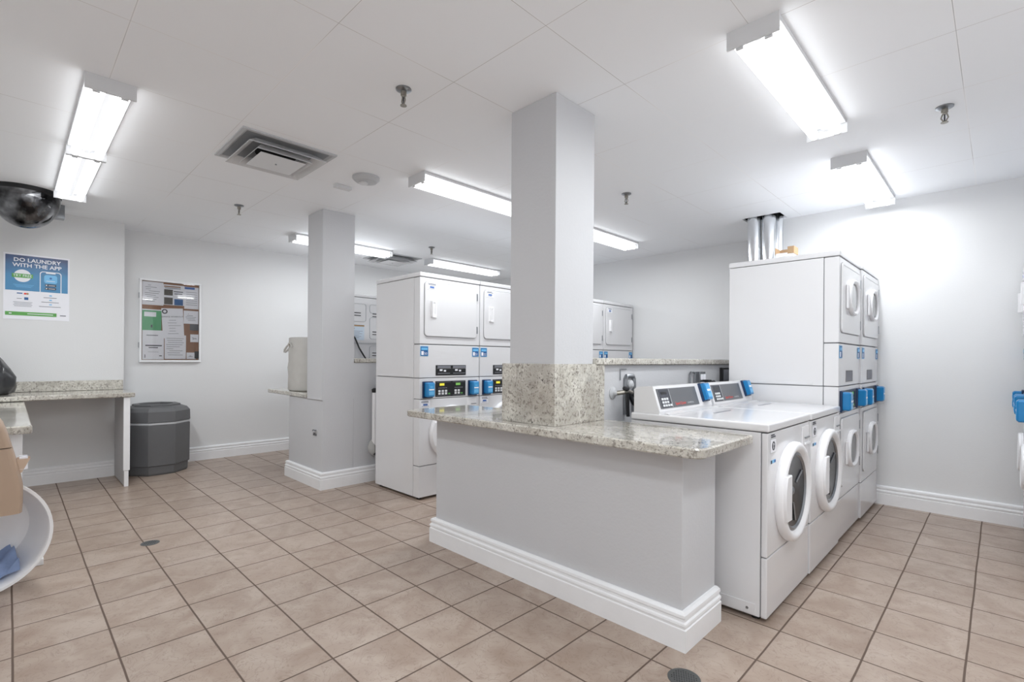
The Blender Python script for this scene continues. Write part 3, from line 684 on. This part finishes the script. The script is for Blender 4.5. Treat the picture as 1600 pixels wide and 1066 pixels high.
# the phone outline ends at the bottom of the blue panel
bmesh.ops.bisect_plane(b.bm, geom=b.bm.verts[:]+b.bm.edges[:]+b.bm.faces[:], plane_co=(0, 0, -.12), plane_no=(0, 0, 1), clear_inner=True)
pq(b, .19, .41, .46, .5, .012, PAPER)
b.loft([rrect(.15, .45, .16, .42, .06, .011), rrect(.15, .45, .16, .42, .06, .016)], BLUE2, caps=(True, True)); pq(b, .2, .4, .22, .235, .018, PAPER); b.lathe((.016, .3, .32), (1, 0, 0), [(0, .03), (.004, .03)], INKB, 16)
for z in (.06, -.04): b.loft([rrect(.17, .43, z, z+.07, .03, .011), rrect(.17, .43, z, z+.07, .03, .016)], INKD, caps=(True, True)); pq(b, .25, .4, z+.025, z+.04, .018, PAPER); b.lathe((.016, .205, z+.035), (1, 0, 0), [(0, .018), (.004, .018)], PAPER, 12)
b.build('phone_picture', t, smooth=0)
b = MB(); pq(b, -.70, .44, -.88, -.77, .006, GREENP); pq(b, -.22, .36, -.835, -.815, .012, PAPER); pq(b, -.62, -.56, -.84, -.81, .012, PAPER); pq(b, .52, .66, -.85, -.82, .006, INK)
b.lathe((.006, -.27, -.21), (1, 0, 0), [(0, .03), (.004, .03)], RED, 16); b.lathe((.006, -.22, -.21), (1, 0, 0), [(0, .03), (.003, .03)], POSTIT, 16); pq(b, -.45, -.33, -.22, -.19, .006, BLUED)
pq(b, -.29, -.2, -.4, -.32, .006, BLUED); pq(b, -.45, -.34, -.375, -.36, .006, INK)
for i in range(4): pq(b, -.53+.02*(i % 2), -.11-.02*(i % 2), -.48-.04*i, -.47-.04*i, .006, INK)
for i in range(3): pq(b, .27, .33, -.24-.14*i, -.21-.14*i, .006, BLUE2); pq(b, .14-.05*i, .44+.05*i, -.30-.14*i, -.285-.14*i, .006, INK)
b.build('fine_print', t, smooth=0)

# ------------------------------------------------------------------ bulletin board
t = root('bulletin_board', (-13.895, -1.79, 5.33), 'glazed white framed bulletin board full of notices on the left wall', 'bulletin board')
b = MB()
for a in ((-.97, .97, 1.45, 1.52), (-.97, .97, -1.52, -1.44), (-.97, -.90, -1.44, 1.45), (.90, .97, -1.44, 1.45)): b.box(0, .12, *a, TRIM, .012)
b.build('frame', t); MB().box(0, .02, -.9, .9, -1.44, 1.45, CORK).build('cork_panel', t)
for z in (.9, -.9): MB().box(.02, .1, -.99, -.97, z-.1, z+.1, STEEL, .004).build('hinge', t)
def notice(name, y0, y1, z0, z1, m=PAPER, rot=0., deco=None, n=6):
    b = MB(); b.box(0, .004, y0, y1, z0, z1, m)
    if deco: deco(b)
    elif n: lines(b, .004, y0+.05, y1-.05, z1-.12, n, (z1-z0-.2)/max(n, 1), INK, .014, .7)
    if rot: bmesh.ops.rotate(b.bm, verts=b.bm.verts[:], cent=((0), (y0+y1)/2, (z0+z1)/2), matrix=Matrix.Rotation(rot, 3, 'X'))
    o = b.build(name, t, smooth=0); o.location = (notice.d*S, 0, 0); notice.d += .0048; return o
notice.d = .021
notice('notice', -.88, -.24, .58, 1.43, n=9)
notice('notice', -.24, .42, .62, 1.38, deco=lambda b: [b.box(.004, .008, -.22, .05, .98, 1.2, PHOTO), b.box(.004, .008, -.22, .05, .64, .9, PHOTO), b.box(.004, .008, .1, .38, .63, .86, BLUED), b.box(.004, .008, -.22, .3, 1.29, 1.33, CORK), b.box(.004, .008, -.2, .3, 1.24, 1.26, INKD), b.box(.004, .008, .08, .38, 1.12, 1.15, INKD), b.box(.004, .008, .1, .36, 1.04, 1.07, INKD)])
notice('notice', .42, .89, .52, 1.36, deco=lambda b: [b.box(.004, .008, .43, .76, 1.27, 1.35, INKB)] + [b.box(.004, .008, .48, .84, 1.15-.08*i, 1.163-.08*i, INK) for i in range(7)])
notice('notice', -.88, -.3, -.35, .42, GREENP2, deco=lambda b: [b.box(.004, .008, -.82, -.46, .15, .32, PAPER), b.box(.004, .008, -.88, -.3, .38, .42, PAPER), b.box(.004, .008, -.62, -.57, -.25, -.15, INKD)])
notice('notice', -.87, -.22, -1.42, -.35, deco=lambda b: [b.box(.004, .008, -.75, -.4, -.55, -.52, INK), b.box(.004, .008, -.78, -.28, -.93, -.89, INKD), b.box(.004, .008, -.68, -.4, -1.0, -.97, INKD), b.box(.004, .008, -.7, -.38, -1.15, -1.14, INK), b.box(.004, .008, -.8, -.78, -1.36, -1.24, INKD), b.box(.004, .008, -.36, -.28, -1.3, -1.27, INKD)])
def flyer(b):
    b.lathe((.004, -.18, .38), (1, 0, 0), [(0, .09), (.004, .09)], INKD, 24); b.lathe((.008, -.18, .38), (1, 0, 0), [(0, .05), (.003, .05)], PAPER, 24)
    b.text('DANCE WORKOUT', (.006, .06, .16), Y, Z, .055, INKD, .002, 'CENTER', 1.)
    lines(b, .004, -.15, .32, .06, 7, .1, INK, .012, .5)
notice('notice', -.28, .4, -.62, .5, rot=.05, deco=flyer)
notice('notice', -.2, .48, -1.4, -.5, n=9)
notice('notice', .4, .88, -.05, .45, n=5)
notice('notice', .62, .89, -.75, -.45, n=4)
notice('notice', .5, .8, -1.4, -1.15, n=2); notice('notice', .76, .9, -1.38, -1.1, BLACK, n=0); notice('notice', .6, .88, -.3, -.06, CONSOLE, n=0)
GL = bpy.data.materials.new('board_glass'); GL.use_nodes = True
nt = GL.node_tree; nt.nodes.remove(nt.nodes['Principled BSDF']); tr = nt.nodes.new('ShaderNodeBsdfTransparent'); gl = nt.nodes.new('ShaderNodeBsdfGlossy'); gl.inputs['Roughness'].default_value = .02
lw = nt.nodes.new('ShaderNodeFresnel'); lw.inputs[0].default_value = 1.45; mx = nt.nodes.new('ShaderNodeMixShader')
nt.links.new(lw.outputs[0], mx.inputs[0]); nt.links.new(tr.outputs[0], mx.inputs[1]); nt.links.new(gl.outputs[0], mx.inputs[2]); nt.links.new(mx.outputs[0], nt.nodes['Material Output'].inputs[0])
MB().box(.095, .1, -.9, .9, -1.44, 1.45, GL).build('glass_pane', t, smooth=0)

# ------------------------------------------------------------------ bags
t = root('canvas_bag', (-8.95, 1.12, 2.871), 'tall grey canvas bag standing on the granite shelf beside the left column', 'bag')
b = MB(); lp = []
def bagring(z, rx, ry, j=.03, n=28):
    return [V(rx*math.cos(2*PI*i/n)*(1+j*math.sin(3*i+z*9)), ry*math.sin(2*PI*i/n)*(1+j*math.cos(2*i+z*7)), z) for i in range(n)]
for z, rx, ry in ((0, .56, .38), (.04, .64, .43), (.2, .66, .44), (.5, .65, .43), (.8, .67, .44), (1.05, .64, .42), (1.35, .65, .43), (1.6, .64, .42), (1.82, .62, .41), (1.84, .58, .38), (1.5, .56, .36)):
    lp.append(bagring(z, rx, ry))
b.loft(lp, CANVAS, caps=(True, True)); b.build('bag_body', t, smooth=60)
b = MB()
b.tube([(-.6, -.1, 1.66), (-.72, -.16, 1.64), (-.85, -.22, 1.54), (-.95, -.26, 1.42), (-.98, -.26, 1.34), (-.92, -.24, 1.34), (-.8, -.2, 1.42), (-.66, -.14, 1.54), (-.6, -.1, 1.56)], .035, CANVAS, 8)
b.tube([(-.1, -.42, 1.5), (-.05, -.47, 1.62), (.1, -.47, 1.63), (.14, -.42, 1.5)], .03, CANVAS, 8); b.build('handle', t)
t = root('garbage_bag', (-11.95, -6.50, 2.897), 'tied black garbage bag on the bench at the left edge', 'garbage bag')
b = MB(); lp = []
for z, r in ((0, .40), (.06, .52), (.25, .6), (.5, .58), (.75, .48), (.98, .34), (1.15, .2), (1.25, .1), (1.32, .06), (1.42, .12), (1.5, .15)):
    lp.append([V(r*(1+.07*math.sin(5*a+z*4)+.05*math.sin(9*a-z*6))*math.cos(a), r*(1+.07*math.sin(5*a+z*4)+.05*math.sin(9*a-z*6))*math.sin(a), z) for a in [2*PI*i/48 for i in range(48)]])
b.loft(lp, BAGBLACK, caps=(True, True)); b.build('bag_body', t, smooth=70)

# ------------------------------------------------------------------ tub with cloth, tan bin at the left edge
t = root('laundry_tub', (-3.62, -6.48, 0), 'round white plastic tub tipped on its side against the white panel, blue cloth inside', 'tub')
b = MB(); b.lathe((0, 0, .9), (1, 0, 0), [(-.7, .6), (-.66, .68), (-.3, .8), (0, .86), (.03, .9), (.06, .9), (.06, .86), (.02, .83), (-.3, .76), (-.62, .64), (-.64, .0)], TUB, 64, caps=(True, False)); b.bm.transform(Matrix.Scale(1.11, 4)); b.build('tub_body', t, smooth=50)
b = MB(); ls = []
for i in range(12):
    x = -.55+.05*i; rr = .66+.20*(i/11)*.75
    ls.append([V(x, (rr-.02)*math.sin(a)*.98, .9-(rr-.04)*math.cos(a)+.05*math.sin(7*a+i)) for a in [-.75+1.5*k/16 for k in range(17)]] + [V(x, (rr-.02)*math.sin(a)*.96, .9-(rr-.04)*math.cos(a)+.14+.05*math.sin(5*a+i*.8)+.03*math.sin(11*a)) for a in [.75-1.5*k/16 for k in range(17)]])
b.loft(ls, CLOTH, caps=(True, True)); b.bm.transform(Matrix.Scale(1.11, 4)); o = b.build('blue_cloth', smooth=60); o.location = t.location; tag(o, 'crumpled blue cloth lying inside the tipped white tub', 'cloth')

t = root('tan_bin', (-3.12, -6.55, .05), 'tan moulded plastic bin on a post at the left edge, small side tray', 'bin')
prof = [(-5.885, 1.42), (-5.875, 1.6), (-5.875, 1.85), (-5.90, 2.0), (-5.94, 2.2), (-5.985, 2.4), (-6.02, 2.55), (-6.06, 2.72), (-6.11, 2.88), (-6.18, 3.0), (-6.3, 3.08), (-6.55, 3.12)]
b = MB(); full = prof + [(-13.1-p[0], p[1]) for p in reversed(prof[:-1])]
def sec(x, k, zl, zh):
    out = []
    for y, z in full:
        z2 = min(max(z, zl), zh); out.append(V(x, (y+6.55)*k, z2-(.07 if z <= 1.43 else 0)*0))
    return out
def clipp(x, k, zl, zh):
    P = [(y, z) for y, z in prof if zl-1e-6 <= z <= zh+1e-6]
    def at(z):
        for (y0, z0), (y1, z1) in zip(prof, prof[1:]):
            if z0 <= z <= z1: return y0+(y1-y0)*(z-z0)/max(z1-z0, 1e-6)
        return prof[-1][0]
    P = [(at(zl), zl)] + [p for p in P if zl+.01 < p[1] < zh-.01] + [(at(zh), zh)]
    P = [(( y+6.55)*k, z) for y, z in P]; return [V(x, y, z) for y, z in P] + [V(x, -y, z) for y, z in reversed(P)]
for nm, zl, zh in (('bin_body', 1.36, 2.475), ('bin_lid', 2.49, 3.1)):
    b = MB(); zz = max(zl, 1.42); b.loft([clipp(-.24, .9, zz, zh), clipp(-.2, 1, zz, zh), clipp(.14, 1, zz, zh), clipp(.21, .95, zz, zh), clipp(.24, .85, zz, zh)], TAN, caps=(True, True)); b.build(nm, t, smooth=40)
b = MB(); b.loft([[V(-.1, .6, 2.28), V(.12, .6, 2.28), V(.12, .76, 2.28), V(-.1, .76, 2.28)], [V(-.06, .6, 2.05), V(.08, .6, 2.05), V(.08, .66, 2.05), V(-.06, .66, 2.05)]], TANLIP, caps=(False, True))
for i in range(3): b.box(-.07+.06*i, -.03+.06*i, .63, .73, 2.1, 2.31, PAPER if i != 1 else INKD, .005)
b.build('side_tray', t)
b = MB(); b.lathe((0, -.15, -.05), (0, 0, 1), [(0, .12), (.02, .12), (.04, .05), (1.43, .05)], TAN, 18); b.build('post', t)

# ------------------------------------------------------------------ plumbing, boxes on the half wall
t = root('water_valve', (2.9, 2.25, 3.36), 'grey water valve with black hose on the half wall beside the first washer', 'valve')
MB().lathe((0, 0, 0), (1, 0, 0), [(0, .12), (.02, .12), (.05, .06), (.12, .04)], LIGHTGREY, 22).build('flange', t)
b = MB(); b.tube([(.1, 0, 0), (.2, .08, .02), (.22, .2, .04), (.22, .34, .0)], .045, BRASS, 10); b.lathe((.2, .14, .03), (.3, 0, 1), [(0, .03), (.05, .07), (.09, .06)], BLACK, 14); b.build('tap_body', t)
b = MB(); b.tube([(.22, .2, .0), (.22, .2, -.25), (.22, .22, -.46)], .035, BLACK, 10); b.tube([(.22, .26, -.02), (.25, .36, -.2), (.32, .55, -.34), (.4, .75, -.4)], .045, BLACK, 10); b.build('hose', t)
b = MB(); b.tube([(.03, .42, -.45), (.03, .42, .26), (.03, .46, .32), (.03, .7, .32), (.03, .74, .26), (.03, .74, -.4)], .045, STEEL, 10); b.lathe((.03, .55, .15), (1, 0, 0), [(0, .09), (.06, .09), (.1, .04)], LIGHTGREY, 18); b.lathe((.1, .62, -.05), (1, 0, 0), [(0, .07), (.05, .07)], BLACK, 12); b.build('supply_pipe', t)
t = root('wall_bracket', (2.9, 2.6, 3.7), 'thin metal bracket on the half wall above the water valve', 'bracket')
MB().tube([(.02, -.1, -.1), (.02, -.1, .12), (.02, .12, .12)], .012, STEEL, 6).build('rod', t)
t = root('power_outlet', (2.9, 5.65, 3.55), 'steel outlet box with a black plug on the half wall behind the washers', 'outlet')
b = MB(); b.tube([(.05, -.1, -.3), (.05, -.1, .12), (.05, -.05, .17), (.05, .1, .17), (.05, .16, .12), (.05, .16, -.3)], .025, STEEL, 8); b.build('conduit', t)
b = MB(); b.box(0, .12, .28, .62, -.3, .18, STEEL, .01); b.build('box', t)
b = MB(); b.box(.12, .15, .32, .43, -.02, .12, PAPER, .01); b.box(.12, .15, .47, .58, -.02, .12, PAPER, .01); b.box(.12, .15, .32, .58, -.2, -.08, PAPER, .01); b.build('socket', t)
b = MB(); b.box(.13, .26, .5, .68, -.12, -.02, BLACK, .02); b.box(.13, .24, .3, .5, -.26, -.19, BLACK, .02); b.tube([(.22, .68, -.07), (.24, .85, -.06), (.26, 1.0, -.14), (.28, 1.1, -.3)], .022, BLACK, 8); b.build('plug', t)
t = root('junction_box', (2.9, 7.45, 3.42), 'dark junction box low on the half wall beside the tall dryer', 'junction box')
b = MB(); b.box(0, .08, 0, .45, 0, .4, GAP, .01); b.box(.08, .1, .05, .4, .05, .35, INK, .01); b.build('box', t)
t = root('power_outlet', (2.9, 8.1, 3.45), 'second outlet on the half wall, beside the dark junction box', 'outlet')
b = MB(); b.box(0, .04, 0, .3, 0, .36, LIGHTGREY, .008); b.build('plate', t); b = MB(); b.box(.04, .07, .08, .18, .04, .15, BLACK, .006); b.box(.04, .07, .08, .18, .22, .33, BLACK, .006); b.build('socket', t)
t = root('drain_hose', (-6.15, 2.3, 0), 'white drain pipe with grey lint beside the first stacked machine', 'pipe')
b = MB(); b.tube([(0, 0, 2.95), (0, 0, 1.5), (-.01, 0, 1.1)], .09, WHITE2, 14); b.build('pipe', t)
b = MB(); b.lathe((0, 0, 2.9), (0, 0, 1), [(0, .1), (.1, .11), (.14, .06)], BLACK, 14); b.lathe((.02, .02, .86), (0, 0, 1), [(0, .04), (.04, .09), (.1, .08)], BLACK, 12); b.build('rubber_cap', t)
b = MB(); pts = []
for i in range(9):
    a = PI*i/8; pts.append([V(-.06+(.17*math.sin(a))*(1+.2*math.sin(3*q+i))*math.cos(q), .0+(.17*math.sin(a)+.001)*(1+.2*math.cos(2*q+i))*math.sin(q), 1.12-.28*math.cos(a)) for q in [2*PI*k/14 for k in range(14)]])
b.loft(pts, LINT); b.build('lint', t)
t = root('water_stub', (-6.82, .66, 1.72), 'small chrome pipe stub poking out low on the left column base', 'pipe stub')
b = MB(); b.lathe((0, 0, 0), (0, -1, 0), [(0, .07), (.015, .07), (.03, .03), (.1, .03)], PARTITION, 14); b.build('collar', t)
b = MB()
for x, z in ((-.14, .02), (-.07, -.05), (.0, .03), (.02, -.1), (-.1, -.1)): b.lathe((x, 0, z), (0, -1, 0), [(0, .03), (.05, .028), (.06, .01)], STEEL, 10)
b.tube([(-.14, -.05, .02), (.0, -.06, .03), (.08, -.04, .05)], .02, STEEL, 8); b.build('nipple', t)

# ------------------------------------------------------------------ floor drains
for (x, y, r), l in zip(((-4.68, -3.9, .17), (5.49, -.06, .2)), ('small round floor drain among the tiles on the left', 'round perforated floor drain by the near corner of the partition')):
    t = root('floor_drain', (x, y, 0), l, 'floor drain', 'round floor drains')
    MB().lathe((0, 0, .0005), (0, 0, 1), [(0, r), (.006, r), (.010, r-.02), (.006, r-.035)], DRAIN, 40).build('rim', t)
    b = MB(); b.lathe((0, 0, .006), (0, 0, 1), [(0, r-.035), (.003, r-.04)], DRAIN, 40)
    q = r-.05
    for i in range(-5, 6):
        for j in range(-5, 6):
            px, py = (i+(j % 2)*.5)*.034, j*.03
            if math.hypot(px, py) < q: b.lathe((px, py, .0092), (0, 0, 1), [(0, .0095), (.0006, .0095)], GAP, 8)
    b.build('grate', t)
